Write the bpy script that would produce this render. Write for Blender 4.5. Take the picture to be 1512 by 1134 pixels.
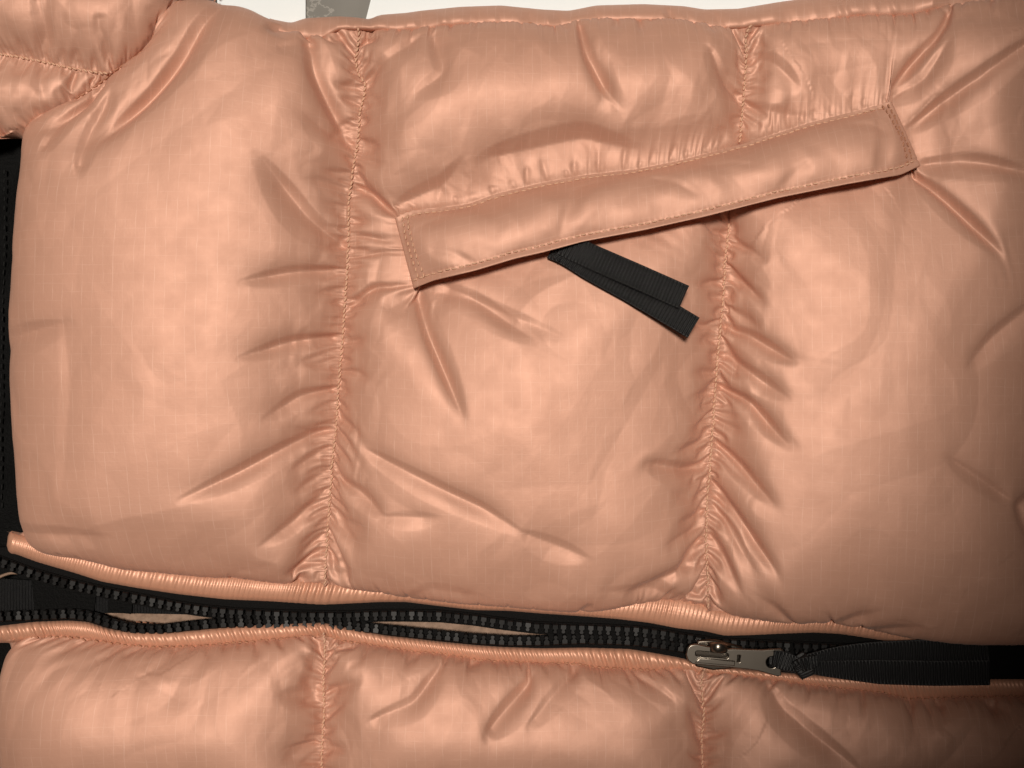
import bpy, math, time
import numpy as np
for o in list(bpy.data.objects): bpy.data.objects.remove(o)
T0=time.time()
SC=bpy.context.scene; COL=SC.collection
S=0.00024                       # metres per cloth unit (one photo pixel at the seam plane)
def W(x,y,z): return ((x-756)*S, (567-y)*S, z*S)
# ---------------------------------------------------------------- camera, world, lamps, exposure
D=1700.0                        # camera height above the seam plane in cloth units
cam=bpy.data.cameras.new('camera'); cam_o=bpy.data.objects.new('camera',cam); COL.objects.link(cam_o)
cam_o.location=(0,0,D*S); cam.sensor_width=36; cam.lens=18*D/756; cam.clip_start=.01; cam.clip_end=20
SC.camera=cam_o
world=bpy.data.worlds.new('World'); SC.world=world; world.use_nodes=True
bg=world.node_tree.nodes['Background']; bg.inputs[0].default_value=(1,.80,.66,1); bg.inputs[1].default_value=.022
def lamp(name,kind,loc,aim,energy,color,**kw):
    l=bpy.data.lights.new(name,kind); l.energy=energy; l.color=color
    for k,v in kw.items(): setattr(l,k,v)
    o=bpy.data.objects.new(name,l); COL.objects.link(o); o.location=loc
    import mathutils
    o.rotation_euler=(mathutils.Vector(aim)-mathutils.Vector(loc)).to_track_quat('-Z','Y').to_euler(); return o
lamp('ceiling_lamp','AREA',(-.15,.215,.773),(-.095,.096,0),.79,(1,.905,.80),shape='DISK',size=.556,spread=math.radians(13))
SC.view_settings.view_transform='Standard'; SC.view_settings.look='None'; SC.view_settings.exposure=0; SC.view_settings.gamma=1
SC.render.engine='CYCLES'
# ---------------------------------------------------------------- materials
def mat(name,base,rough=.5,spec=.5,metal=0,**kw):
    m=bpy.data.materials.new(name); m.use_nodes=True; b=m.node_tree.nodes['Principled BSDF']
    b.inputs['Base Color'].default_value=(*base,1); b.inputs['Roughness'].default_value=rough
    b.inputs['Specular IOR Level'].default_value=spec; b.inputs['Metallic'].default_value=metal
    for k,v in kw.items(): b.inputs[k].default_value=v
    return m
class NT:
    def __init__(s,m): s.t=m.node_tree; s.n=s.t.nodes; s.b=s.n['Principled BSDF']
    def add(s,t,**kw):
        n=s.n.new(t)
        for k,v in kw.items(): setattr(n,k,v)
        return n
    def link(s,a,b): s.t.links.new(a,b)
    def val(s,x,sock):
        if hasattr(x,'type') or hasattr(x,'is_linked'): s.link(x,sock)
        else: sock.default_value=x
    def math(s,op,a,b=None,c=None):
        n=s.add('ShaderNodeMath',operation=op)
        for i,x in enumerate((a,b,c)):
            if x is not None: s.val(x,n.inputs[i])
        return n.outputs[0]
    def noise(s,vec,scale,detail=3,rough=.5):
        n=s.add('ShaderNodeTexNoise'); n.inputs['Scale'].default_value=scale; n.inputs['Detail'].default_value=detail; n.inputs['Roughness'].default_value=rough
        s.link(vec,n.inputs['Vector']); return n.outputs[0]
    def ramp(s,f,stops):
        n=s.add('ShaderNodeValToRGB'); e=n.color_ramp.elements
        while len(e)<len(stops): e.new(.5)
        for q,(p,c) in zip(e,stops): q.position=p; q.color=(*c,1) if len(c)==3 else c
        s.link(f,n.inputs[0]); return n.outputs[0]
    def mix(s,f,a,b,blend='MIX'):
        n=s.add('ShaderNodeMix',data_type='RGBA',blend_type=blend)
        s.val(f,n.inputs[0])
        for x,k in ((a,6),(b,7)):
            if isinstance(x,tuple): n.inputs[k].default_value=(*x,1)
            else: s.link(x,n.inputs[k])
        return n.outputs[2]
    def bump(s,h,strength,dist,normal=None):
        n=s.add('ShaderNodeBump'); n.inputs['Strength'].default_value=strength; n.inputs['Distance'].default_value=dist
        s.link(h,n.inputs['Height'])
        if normal is not None: s.link(normal,n.inputs['Normal'])
        return n.outputs[0]
NYLON=(.60,.33,.236)
def nylon(name,base,ripstop=True,rough=.58):
    m=mat(name,base,rough,.55,.28); g=NT(m)
    uv=g.add('ShaderNodeUVMap',uv_map='cloth').outputs[0]           # cloth units
    sp=g.add('ShaderNodeSeparateXYZ'); g.link(uv,sp.inputs[0]); u,v=sp.outputs[0],sp.outputs[1]
    warp=g.noise(uv,.02,2)
    def lines(c,pitch,width,other,dash):
        w=g.math('ADD',c,g.math('MULTIPLY',warp,6.0))
        f=g.math('FRACT',g.math('DIVIDE',w,pitch)); d=g.math('ABSOLUTE',g.math('SUBTRACT',f,.5))
        ln=g.math('LESS_THAN',d,width/pitch*.5)
        sc=g.add('ShaderNodeMapping'); sc.inputs['Scale'].default_value=dash; g.link(uv,sc.inputs[0])
        return g.math('MULTIPLY',ln,g.math('MULTIPLY_ADD',g.noise(sc.outputs[0],1,2),2.6,-.95))
    a=lines(u,12.4,1.1,v,(.09,.035,1)); b=lines(v,11.8,1.0,u,(.03,.1,1))
    rip=g.math('MAXIMUM',g.math('MAXIMUM',a,g.math('MULTIPLY',b,.55)),0.0)
    tone=g.noise(uv,.012,3)
    col=g.mix(g.math('MULTIPLY',tone,.5),base,tuple(c*k for c,k in zip(base,(.9,.84,.80))))
    if ripstop:
        col=g.mix(g.math('MULTIPLY',rip,.56),col,tuple(min(1,c*k) for c,k in zip(base,(1.22,1.4,1.5))))
    g.link(col,g.b.inputs['Base Color'])
    # weave grain: two stretched noises
    mp=g.add('ShaderNodeMapping'); mp.inputs['Scale'].default_value=(.09,.55,1); g.link(uv,mp.inputs[0])
    mq=g.add('ShaderNodeMapping'); mq.inputs['Scale'].default_value=(.55,.09,1); g.link(uv,mq.inputs[0])
    grain=g.math('ADD',g.noise(mp.outputs[0],1,2),g.noise(mq.outputs[0],1,2))
    crk=g.noise(uv,.055,4,.6)
    hgt=g.math('ADD',g.math('MULTIPLY',grain,.35),g.math('MULTIPLY',rip,.35))
    n1=g.bump(crk,.06,5*S)
    g.link(g.bump(hgt,.18,.8*S,n1),g.b.inputs['Normal'])
    g.link(g.math('MULTIPLY_ADD',g.noise(uv,.03,3),.16,rough-.08),g.b.inputs['Roughness'])
    g.b.inputs['Sheen Weight'].default_value=.08; g.b.inputs['Sheen Roughness'].default_value=.4
    return m
M_SHELL=nylon('peach_nylon',NYLON)
M_PIPE=nylon('peach_binding',(.62,.32,.21),False,.45)
M_THREAD=mat('peach_thread',(.62,.37,.25),.6,.3)
M_THREAD_D=mat('rust_thread',(.40,.19,.115),.6,.3)
def black_cloth(name,base,scale,rough=.6,dist=1.2,spec=.15):
    m=mat(name,base,rough,spec); g=NT(m); tc=g.add('ShaderNodeTexCoord').outputs['Object']
    n=g.noise(tc,scale,3,.7); g.link(g.bump(n,.7,dist*S),g.b.inputs['Normal'])
    g.link(g.mix(n,tuple(c*.5 for c in base),tuple(c*1.7 for c in base)),g.b.inputs['Base Color']); return m
M_TAPE=black_cloth('black_zipper_tape',(.0032,.003,.003),2600,.6,1.2,.08)
M_RIB=black_cloth('black_grosgrain',(.009,.009,.0095),3000,.4,.6,.25)
M_WEB=black_cloth('charcoal_webbing',(.008,.008,.0085),3000,.5)
M_LINING=black_cloth('black_lining',(.0025,.0025,.0025),900,.6,2,.06)
M_BEIGE=black_cloth('beige_lining',(.24,.16,.115),500,.6,2)
M_TOOTH=mat('black_resin',(.005,.0047,.0047),.42,.22)
M_METAL=mat('nickel',(.26,.23,.195),.30,.5,1)
M_METAL_D=mat('dark_nickel',(.10,.085,.07),.32,.5,1)
M_BTHREAD=mat('black_thread',(.006,.006,.006),.7,.2)
def marble():
    m=mat('grey_marble',(.3,.3,.28),.6,.15); g=NT(m); tc=g.add('ShaderNodeTexCoord').outputs['Object']
    n=g.noise(tc,28,6,.65); w=g.noise(tc,60,4)
    d=g.math('ABSOLUTE',g.math('SUBTRACT',n,.5)); v=g.math('LESS_THAN',d,.010)
    c=g.mix(w,(.15,.147,.133),(.23,.225,.205)); g.link(g.mix(g.math('MULTIPLY',v,g.math('MULTIPLY',w,1.1)),c,(.36,.35,.32)),g.b.inputs['Base Color']); return m
M_MARBLE=marble()
def paper():
    m=mat('white_paper',(.78,.84,.86),.6,.3); g=NT(m); tc=g.add('ShaderNodeTexCoord').outputs['Object']
    g.link(g.bump(g.noise(tc,700,3),.15,.0002),g.b.inputs['Normal']); return m
M_PAPER=paper(); M_DARKBOX=mat('grey_brown_card',(.13,.115,.10),.6,.3)
# ---------------------------------------------------------------- object helpers
def link(name,me,material,parent=None,**props):
    o=bpy.data.objects.new(name,me); COL.objects.link(o)
    if material is not None and not me.materials: me.materials.append(material)
    o.parent=parent
    for k,v in props.items(): o[k]=v
    return o
def mesh(name,v,f,smooth=True):
    me=bpy.data.meshes.new(name); v=np.asarray(v,np.float32).reshape(-1,3)
    if isinstance(f,np.ndarray) and f.ndim==2:
        k=f.shape[1]; me.vertices.add(len(v)); me.vertices.foreach_set('co',v.ravel())
        me.loops.add(f.size); me.loops.foreach_set('vertex_index',f.astype(np.int32).ravel())
        me.polygons.add(len(f)); me.polygons.foreach_set('loop_start',np.arange(0,f.size,k,dtype=np.int32)); me.polygons.foreach_set('loop_total',np.full(len(f),k,np.int32))
        me.update(calc_edges=True)
    else: me.from_pydata([tuple(map(float,p)) for p in v],[],[list(map(int,q)) for q in f]); me.update()
    me.polygons.foreach_set('use_smooth',np.full(len(me.polygons),smooth)); return me
def wv(a):
    a=np.asarray(a,np.float64); return np.stack([(a[...,0]-756)*S,(567-a[...,1])*S,a[...,2]*S],-1)
def set_uv(me,uv):
    l=me.uv_layers.new(name='cloth'); vi=np.empty(len(me.loops),np.int32); me.loops.foreach_get('vertex_index',vi)
    l.data.foreach_set('uv',np.asarray(uv,np.float32)[vi].ravel())
def grid_faces(ny,nx,flip=False):
    i=np.arange((ny-1)*nx).reshape(ny-1,nx)[:,:-1].ravel(); f=np.stack([i,i+nx,i+nx+1,i+1],1)
    return f[:,::-1].copy() if flip else f
def grid_mesh(name,a,uv=None,smooth=True):
    ny,nx=a.shape[:2]; me=mesh(name,wv(a).reshape(-1,3),grid_faces(ny,nx),smooth)
    if uv is None:
        u=np.broadcast_to(np.r_[0,np.cumsum(np.linalg.norm(np.diff(a.mean(0),axis=0),axis=1))][None],(ny,nx)); v=np.broadcast_to(np.r_[0,np.cumsum(np.linalg.norm(np.diff(a.mean(1),axis=0),axis=1))][:,None],(ny,nx))
        uv=np.stack([u,v],-1)
    set_uv(me,uv.reshape(-1,2)); return me
def P(pts,z):
    a=np.array(pts,float); k=(D-z)/D
    return np.stack([756+(a[:,0]-756)*k, 567+(a[:,1]-567)*k],1)
def resamp(a,step):
    a=np.asarray(a,float); d=np.hypot(*np.diff(a[:,:2],axis=0).T); s=np.r_[0,np.cumsum(d)]
    n=max(2,int(round(s[-1]/step))+1); t=np.linspace(0,s[-1],n)
    return np.stack([np.interp(t,s,a[:,i]) for i in range(a.shape[1])],1)
def smooth(a,step,it=3):
    a=resamp(a,step)
    for _ in range(it):
        b=a.copy(); b[1:-1]=(a[:-2]+2*a[1:-1]+a[2:])/4; a=b
    return a
def seg_dist(X,Y,poly):
    best=np.full(X.shape,1e9,np.float32); tt=np.zeros(X.shape,np.float32); side=np.zeros(X.shape,np.float32)
    poly=np.asarray(poly,float); L=np.r_[0,np.cumsum(np.hypot(*np.diff(poly,axis=0).T))]
    for i in range(len(poly)-1):
        ax,ay=poly[i]; bx,by=poly[i+1]; dx,dy=bx-ax,by-ay; l2=dx*dx+dy*dy+1e-9
        t=np.clip(((X-ax)*dx+(Y-ay)*dy)/l2,0,1)
        px,py=X-(ax+t*dx),Y-(ay+t*dy); d=np.sqrt(px*px+py*py)
        m=d<best; best=np.where(m,d,best); tt=np.where(m,(L[i]+t*math.sqrt(l2))/L[-1],tt)
        side=np.where(m,np.clip((dx*(Y-ay)-dy*(X-ax))/math.sqrt(l2)/(d+.01),-1,1),side)
    return best,tt,side
# ---- traced lines (photo pixels)
seam1=[(530,40),(530,60),(525,90),(530,112),(540,124),(538,140),(531,170),(530,200),(525,230),(520,260),(515,300),(515,350),(513,400),(509,450),(506,500),(501,560),(497,620),(491,680),(487,740),(483,800),(480,868)]
seam1b=[(478,932),(480,960),(477,1000),(479,1050),(476,1100),(474,1200)]
seam2=[(1110,37),(1101,50),(1102,90),(1098,140),(1095,180),(1092,213)]
seam2m=[(1076,330),(1075,345),(1070,390),(1068,440),(1062,500),(1057,560),(1053,620),(1049,680),(1044,740),(1043,800),(1045,850),(1046,905)]
seam2b=[(1040,986),(1035,1010),(1040,1050),(1036,1090),(1038,1200)]
hem=[(395,38),(425,48),(450,54),(475,52),(500,39),(530,38),(570,41),(610,42),(640,38),(700,33),(760,33),(820,38),(850,30),(900,26),(1000,28),(1070,38),(1110,35),(1200,28),(1270,20),(1340,20),(1400,8),(1470,0),(1560,-4)]
topedge=[(262,-4),(300,8),(330,10),(342,18),(375,18),(400,28),(430,34),(450,27),(500,24),(530,26),(545,29),(560,22),(600,19),(620,16),(680,10),(740,8),(800,14),(840,16),(880,8),(950,6),(1010,9),(1040,14),(1090,13),(1150,3),(1200,-4),(1300,-14),(1400,-24),(1580,-34)]
armhole=[(-60,222),(0,203),(40,187),(90,163),(140,130),(165,110),(200,86),(222,68),(232,40),(250,15),(268,-2),(285,-30)]
sleeve=[(-60,74),(0,80),(50,88),(100,100),(150,108),(165,109)]
leftedge=[(-8,203),(8,208),(25,245),(30,270),(25,300),(22,360),(20,400),(17,500),(17,560),(20,590),(22,680),(24,750),(14,780),(10,797)]
botU=[(10,800),(45,808),(85,821),(107,827),(135,831),(190,846),(245,853),(310,861),(345,861),(400,867),(450,868),(480,868),(530,874),(600,884),(700,892),(780,898),(840,903),(880,901),(910,897),(940,893),(980,891),(1010,895),(1030,901),(1045,904),(1060,912),(1090,914),(1130,918),(1165,921),(1200,919),(1240,920),(1280,926),(1330,934),(1400,940),(1440,942),(1580,938)]
topL=[(-60,944),(0,938),(30,938),(60,935),(100,934),(150,940),(190,946),(240,950),(300,948),(350,944),(400,939),(440,936),(478,932),(500,940),(540,946),(600,955),(660,962),(720,970),(780,974),(850,975),(880,981),(930,983),(960,985),(1000,982),(1035,988),(1090,991),(1130,996),(1170,1002),(1220,1008),(1300,1018),(1340,1026),(1440,1024),(1580,1022)]
flapT=[(585,321),(610,311),(650,307),(690,302),(730,287),(800,270),(860,259),(940,250),(1000,238),(1100,212),(1200,180),(1280,160),(1315,150)]
flapB=[(612,423),(640,412),(700,398),(760,380),(800,371),(860,355),(950,338),(1040,318),(1150,290),(1250,270),(1330,256),(1357,243)]
flapL=[(585,321),(592,350),(604,390),(612,423)]
flapR=[(1315,150),(1338,190),(1350,220),(1357,243)]
mouth=[(600,372),(680,352),(780,330),(880,307),(1000,283),(1120,256),(1240,226),(1338,205)]
# guided folds: polyline, half width, strength  (valleys; negative strength = ridge)
FOLDS=[
 ([(505,398),(440,408),(380,424)],6,2.2),([(505,496),(440,505),(378,528)],6,2.2),([(500,573),(450,582),(405,612)],6,1.8),
 ([(498,628),(440,650),(370,685),(300,716)],7,2.4),([(492,655),(435,690)],5,1.4),([(490,690),(440,720)],5,1.4),([(485,720),(440,758),(392,785)],5,1.8),
 ([(482,785),(436,815)],5,.9),([(480,808),(436,838)],5,.9),([(479,830),(430,862)],5,.8),
 ([(515,368),(460,330),(400,258)],10,1.5),([(527,215),(480,205),(450,190)],8,.8),
 ([(325,14),(330,60),(285,125),(215,200),(190,240)],11,2.6),([(175,280),(172,220),(185,150)],7,1.8),([(120,250),(125,200),(160,130)],8,1.8),
 ([(450,60),(465,130),(520,220)],9,2.2),([(430,50),(395,85)],8,2.2),([(412,110),(470,80)],6,.6),
 ([(30,400),(80,385)],8,.8),([(30,560),(90,500),(170,480)],10,1.0),([(165,470),(175,560),(165,660),(150,740)],9,.12),
 ([(614,424),(640,490),(692,600)],7,1.2),([(660,424),(700,440),(790,500)],8,.7),([(620,424),(720,450),(835,500)],7,.4),
 ([(560,655),(640,690),(720,725),(772,755)],7,1.2),([(772,755),(860,790)],7,.8),([(500,700),(545,712),(582,740)],7,1.2),([(582,742),(660,738)],5,.8),
 ([(490,760),(555,760)],6,1.0),([(500,612),(540,630)],5,.7),([(512,460),(560,425),(585,430)],7,.9),
 ([(945,668),(990,680),(1045,692)],8,1.3),([(1050,578),(1020,580)],5,.8),([(1048,630),(1015,630)],5,.7),([(1045,755),(985,755)],7,1.0),([(1043,790),(1000,820),(920,850)],9,1.2),
 ([(1065,480),(1110,490),(1168,525)],7,1.9),([(1062,515),(1110,545),(1160,575)],7,1.5),([(1055,565),(1110,590),(1160,640)],7,1.9),([(1052,650),(1100,685),(1142,720)],6,2.1),
 ([(1048,705),(1090,750),(1145,810)],6,2.2),([(1046,785),(1075,820),(1098,850)],6,1.1),([(1050,735),(1090,790),(1120,820)],6,.8),
 ([(1512,88),(1440,140),(1345,195)],9,1.5),([(1345,250),(1385,300),(1450,380)],9,1.2),([(1360,243),(1430,250),(1520,272)],8,1.1),([(1375,650),(1475,712)],5,.9),([(1475,712),(1530,690)],8,1.2),([(1475,712),(1500,760)],8,1.0),
 ([(1400,30),(1385,70),(1350,105),(1316,148)],8,1.6),([(1318,150),(1370,130),(1400,80)],7,1.2),([(1512,440),(1440,490),(1400,530)],8,.7),
 ([(855,45),(862,100),(885,145),(912,172)],8,1.5),([(640,60),(665,130),(620,160)],9,.9),([(720,240),(860,210),(940,225)],14,1.2),([(590,300),(660,275),(690,240)],9,.9),
 ([(1035,90),(1060,130),(1098,150)],7,1.2),([(1105,85),(1140,100),(1180,140)],8,1.3),([(1035,60),(1050,40),(1080,38)],6,.8),([(1100,155),(1150,170),(1190,175)],6,.8),
 ([(540,122),(590,100),(640,60)],7,.8),([(528,250),(545,280),(580,318)],8,1.5),([(555,285),(583,316)],6,1.0),
 ([(470,960),(455,1010),(470,1040)],9,.9),([(472,1020),(415,1028)],8,1.1),([(470,1090),(420,1120)],8,1.0),([(560,1062),(620,1040),(660,980)],7,1.0),([(482,965),(530,955)],5,.8),([(482,1025),(545,1010)],5,.8),
 ([(720,1080),(765,1030),(790,1000)],9,1.3),([(690,990),(720,968)],7,.8),([(780,1070),(860,980)],6,.8),([(980,1040),(935,1000),(925,985)],6,1.0),([(1040,1050),(1015,1005),(1000,985)],8,1.2),
 ([(1128,1010),(1150,1050),(1200,1090),(1260,1134)],9,1.4),([(1440,1030),(1480,1060)],7,.8),([(1340,1030),(1400,1050)],6,.6),([(1040,1100),(1015,1060)],8,.7),
 ([(240,1000),(290,960)],9,.35),([(230,1000),(300,1040)],6,.25),([(60,950),(70,1030)],8,.5),
 ([(20,790),(80,760),(200,765)],9,.8),([(70,5),(80,50),(60,80)],10,.8),([(150,30),(165,100)],7,.9),([(60,90),(70,150)],8,.8),([(110,104),(100,160)],7,.5),
 ([(590,880),(640,840),(720,850)],8,.4),([(850,890),(870,860)],7,.8),([(1020,890),(960,850),(880,840)],10,.8),([(1180,915),(1150,870),(1120,850)],6,.8),([(1200,918),(1290,860)],8,.8),([(1245,918),(1350,880)],7,.8),
]
def smooth_noise(ny,nx,cells,rng):
    a=rng.standard_normal((int(ny/cells)+3,int(nx/cells)+3)).astype(np.float32)
    yi=np.linspace(0,a.shape[0]-2.001,ny); xi=np.linspace(0,a.shape[1]-2.001,nx)
    y0=yi.astype(int); x0=xi.astype(int); fy=(yi-y0)[:,None]; fx=(xi-x0)[None]
    fy=fy*fy*(3-2*fy); fx=fx*fx*(3-2*fx)
    g=lambda j,i:a[np.ix_(y0+j,x0+i)]
    return (g(0,0)*(1-fx)*(1-fy)+g(0,1)*fx*(1-fy)+g(1,0)*(1-fx)*fy+g(1,1)*fx*fy).astype(np.float32)
class Cloth:
    def __init__(s,x0,x1,y0,y1,h):
        s.x0,s.y0,s.h=x0,y0,h; s.nx=int((x1-x0)/h)+1; s.ny=int((y1-y0)/h)+1
        s.X,s.Y=np.meshgrid(x0+h*np.arange(s.nx,dtype=np.float32),y0+h*np.arange(s.ny,dtype=np.float32))
        s.p=np.stack([s.X,s.Y,np.full_like(s.X,12)],-1).astype(np.float32); s.v=np.zeros_like(s.p)
    def refine(s,f=2):
        c=Cloth(s.x0,s.x0+(s.nx-1)*s.h,s.y0,s.y0+(s.ny-1)*s.h,s.h/f)
        c.p=s.sample(c.X,c.Y).astype(np.float32); return c
    def sample(s,x,y):
        u=np.clip((np.asarray(x)-s.x0)/s.h,0,s.nx-1.001); v=np.clip((np.asarray(y)-s.y0)/s.h,0,s.ny-1.001)
        i=u.astype(int); j=v.astype(int); a=(u-i)[...,None]; b=(v-j)[...,None]; p=s.p
        return p[j,i]*(1-a)*(1-b)+p[j,i+1]*a*(1-b)+p[j+1,i]*(1-a)*b+p[j+1,i+1]*a*b
    def stitch(s,mx,my,tgt,w=None):
        u=(mx-s.x0)/s.h; v=(my-s.y0)/s.h; i=u.astype(int); j=v.astype(int); a=u-i; b=v-j
        ok=(i>=0)&(j>=0)&(i<s.nx-1)&(j<s.ny-1); i,j,a,b,tgt=i[ok],j[ok],a[ok],b[ok],tgt[ok]
        W=np.stack([(1-a)*(1-b),a*(1-b),(1-a)*b,a*b],1).astype(np.float32)
        idx=np.stack([j*s.nx+i,j*s.nx+i+1,(j+1)*s.nx+i,(j+1)*s.nx+i+1],1)
        s.st=(idx,W,tgt.astype(np.float32),(W**2).sum(1)); 
        # count of stitch points sharing each vertex
        cnt=np.full(s.nx*s.ny,.35,np.float32); np.add.at(cnt,idx.ravel(),W.ravel()); s.cnt=np.maximum(cnt,.6)[:,None]
    def do_stitch(s):
        idx,W,t,n=s.st; q=s.p.reshape(-1,3)
        for _ in range(3):
            e=t-(q[idx]*W[...,None]).sum(1)
            w=(W[...,None]*e[:,None,:]).reshape(-1,3); ii=idx.ravel(); N=len(q)
            q+=np.stack([np.bincount(ii,w[:,k],N) for k in range(3)],1).astype(np.float32)/s.cnt
    def setup(s,fx,fy,shear,cut=None):
        h=s.h; s.rx=(h*(fx[:,1:]+fx[:,:-1])/2).astype(np.float32); s.ry=(h*(fy[1:]+fy[:-1])/2).astype(np.float32)
        f=np.sqrt(fx**2+fy**2)*h; s.rd=((f[1:,1:]+f[:-1,:-1])/2).astype(np.float32); s.ks=shear
        w=np.ones_like(fx,bool) if cut is None else cut
        s.alive=w; s.wx=(w[:,1:]&w[:,:-1]).astype(np.float32)*.5; s.wy=(w[1:]&w[:-1]).astype(np.float32)*.5
        s.wd=(w[1:,1:]&w[:-1,:-1]&w[1:,:-1]&w[:-1,1:]).astype(np.float32)*.5*shear
    def edge(s,A,B,r,w):
        d=B-A; l=np.sqrt(np.einsum('...i,...i->...',d,d))+1e-9
        c=(d*((1-r/l)*w)[...,None]); A+=c; B-=c
    def sweep(s):
        p=s.p
        for o in (0,1):
            n=(s.nx-1-o)//2+((s.nx-1-o)%2); sl=slice(o,s.nx-1,2); s.edge(p[:,o:s.nx-1:2],p[:,o+1::2],s.rx[:,sl],s.wx[:,sl])
            s.edge(p[o:s.ny-1:2],p[o+1::2],s.ry[o::2],s.wy[o::2])
        for o in (0,1):
            s.edge(p[o:s.ny-1:2,:-1],p[o+1::2,1:],s.rd[o::2],s.wd[o::2])
            s.edge(p[o:s.ny-1:2,1:],p[o+1::2,:-1],s.rd[o::2],s.wd[o::2])
    def bend(s,k):
        p=s.p; L=np.zeros_like(p)
        m=(s.wx[:,1:]*s.wx[:,:-1]*4)[...,None]; L[:,1:-1]+=m*(p[:,2:]+p[:,:-2]-2*p[:,1:-1])
        m=(s.wy[1:]*s.wy[:-1]*4)[...,None]; L[1:-1]+=m*(p[2:]+p[:-2]-2*p[1:-1])
        # biharmonic style: smooth of laplacian
        p+=k*.25*L
    def normals(s):
        p=s.p; du=np.empty_like(p); dv=np.empty_like(p)
        du[:,1:-1]=p[:,2:]-p[:,:-2]; du[:,0]=p[:,1]-p[:,0]; du[:,-1]=p[:,-1]-p[:,-2]
        dv[1:-1]=p[2:]-p[:-2]; dv[0]=p[1]-p[0]; dv[-1]=p[-1]-p[-2]
        n=np.cross(du,dv); n/=np.linalg.norm(n,axis=-1,keepdims=True)+1e-9; return n
    def run(s,steps,press,force,zmax,zmin,damp=.93,kb=.05,sub=1):
        for it in range(steps):
            if it%4==0: n=s.normals()
            f=press*np.clip((zmax-s.p[...,2])/30,-.7,1)+force
            s.v*=damp; old=s.p.copy(); s.p+=s.v+n*f[...,None]
            for _ in range(sub): s.sweep()
            s.bend(kb); s.do_stitch(); 
            np.maximum(s.p[...,2],zmin,out=s.p[...,2])
            s.v=s.p-old
SK=0.
def lines():
    """(material polyline, target xy polyline, z)"""
    o=[]
    def add(l,z,dx=0,dy=0,step=5,mdx=0,mdy=0,zz=None,wob=None,mwob=None):
        m=smooth(l,step,2); q=smooth(P(l,z),step*(D-z)/D,2)
        if len(q)!=len(m): q=P(m,z)
        q=q+[dx,dy]+(wob(m) if wob else 0); o.append((m+[mdx,mdy]+(mwob(m) if mwob else 0),np.c_[q,np.full(len(q),z) if zz is None else zz(m)]))
    add(seam1,20); add(seam1b,20); add(seam2,24); add(seam2m,22); add(seam2b,20)
    add(hem,12); add([q for q in topedge if q[0]<405],-40,dy=8,mdy=-12)
    add(armhole,18); add([(-60,234),(-4,214)],-22,dy=-10); add(sleeve,24)
    add(leftedge,-34,dx=47,mwob=lambda m:np.c_[-SK*np.clip((m[:,1]-225)/40,0,1),m[:,1]*0]); add([(-6,944),(0,1000),(2,1040),(3,1130),(3,1226)],-34,dx=22)
    add(botU,8,dy=-8,wob=lambda m:np.c_[m[:,0]*0,-7*np.clip((420-m[:,0])/120,0,1)]); add(topL,8,dy=4)
    add(flapT,42); add(flapL,44,dx=7); add(flapR,44,dx=-9); add(mouth,30)
    add([(1580,-60),(1580,930)],20); add([(1580,1025),(1580,1226)],20); add([(-58,-60),(-58,200)],10); add([(-58,-58),(280,-58)],25); add([(0,1226),(1580,1226)],30)
    add([(-58,950),(-58,1226)],-34)
    return o
HF=74.
def add_crease(c,poly,w,k,big):
    if k<=0: return
    poly=np.array(poly,float); h=c.h; w=w*.95 if big else w*1.15; R=5*w; X,Y=c.X,c.Y
    i0,i1=[int(np.clip((a-c.x0)/h,0,c.nx-1)) for a in (poly[:,0].min()-R,poly[:,0].max()+R)]; j0,j1=[int(np.clip((a-c.y0)/h,0,c.ny-1)) for a in (poly[:,1].min()-R,poly[:,1].max()+R)]
    if i1<=i0 or j1<=j0: return
    s_=np.s_[j0:j1+1,i0:i1+1]; d,t,side=seg_dist(X[s_],Y[s_],smooth(poly,6,3))
    e=poly[-1]-poly[0]
    sg=side*(1 if e[0]>0 else -1) if abs(e[0])>.6*abs(e[1]) else side*(-1 if e[1]>0 else 1)
    wt=w*(.55+.75*np.clip(np.sin(np.clip(t*1.05,0,1)*math.pi),0,1)**.8)
    prof=np.clip(1-d/(wt*(2.075+.825*np.clip(sg*1.6,-1,1))),0,1)
    amp=(3.1*min(k,2.2)**.7*(w/6.5) if big else 1.5*k**.6)*np.clip(t*9+.25,0,1)*np.clip((1.0-t)*3.2+.12,0,1)
    c.p[s_][...,2]-=(amp*prof).astype(np.float32)
def facets(X,Y,size,seed):
    """creased, piecewise flat relief: linear interpolation of random heights on a warped triangle lattice"""
    r=np.random.default_rng(seed); n=64; H=r.uniform(-1,1,(n,n))
    wx=smooth_noise(X.shape[0],X.shape[1],1.6*size/(X[0,1]-X[0,0]),r); wy=smooth_noise(X.shape[0],X.shape[1],1.6*size/(X[0,1]-X[0,0]),r)
    a=.5+.35*np.sin(seed); x=(X+wx*size*.45)/size+9; y=(Y+wy*size*.45)/size+9; x,y=x*math.cos(a)-y*math.sin(a)+20,x*math.sin(a)+y*math.cos(a)+5
    i=np.floor(x).astype(int); j=np.floor(y).astype(int); u=x-i; v=y-j; i%=n-1; j%=n-1
    h00=H[j,i];h10=H[j,i+1];h01=H[j+1,i];h11=H[j+1,i+1]
    return np.where(u+v<1,h00+u*(h10-h00)+v*(h01-h00),h11+(1-u)*(h01-h11)+(1-v)*(h10-h11)).astype(np.float32)
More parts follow.
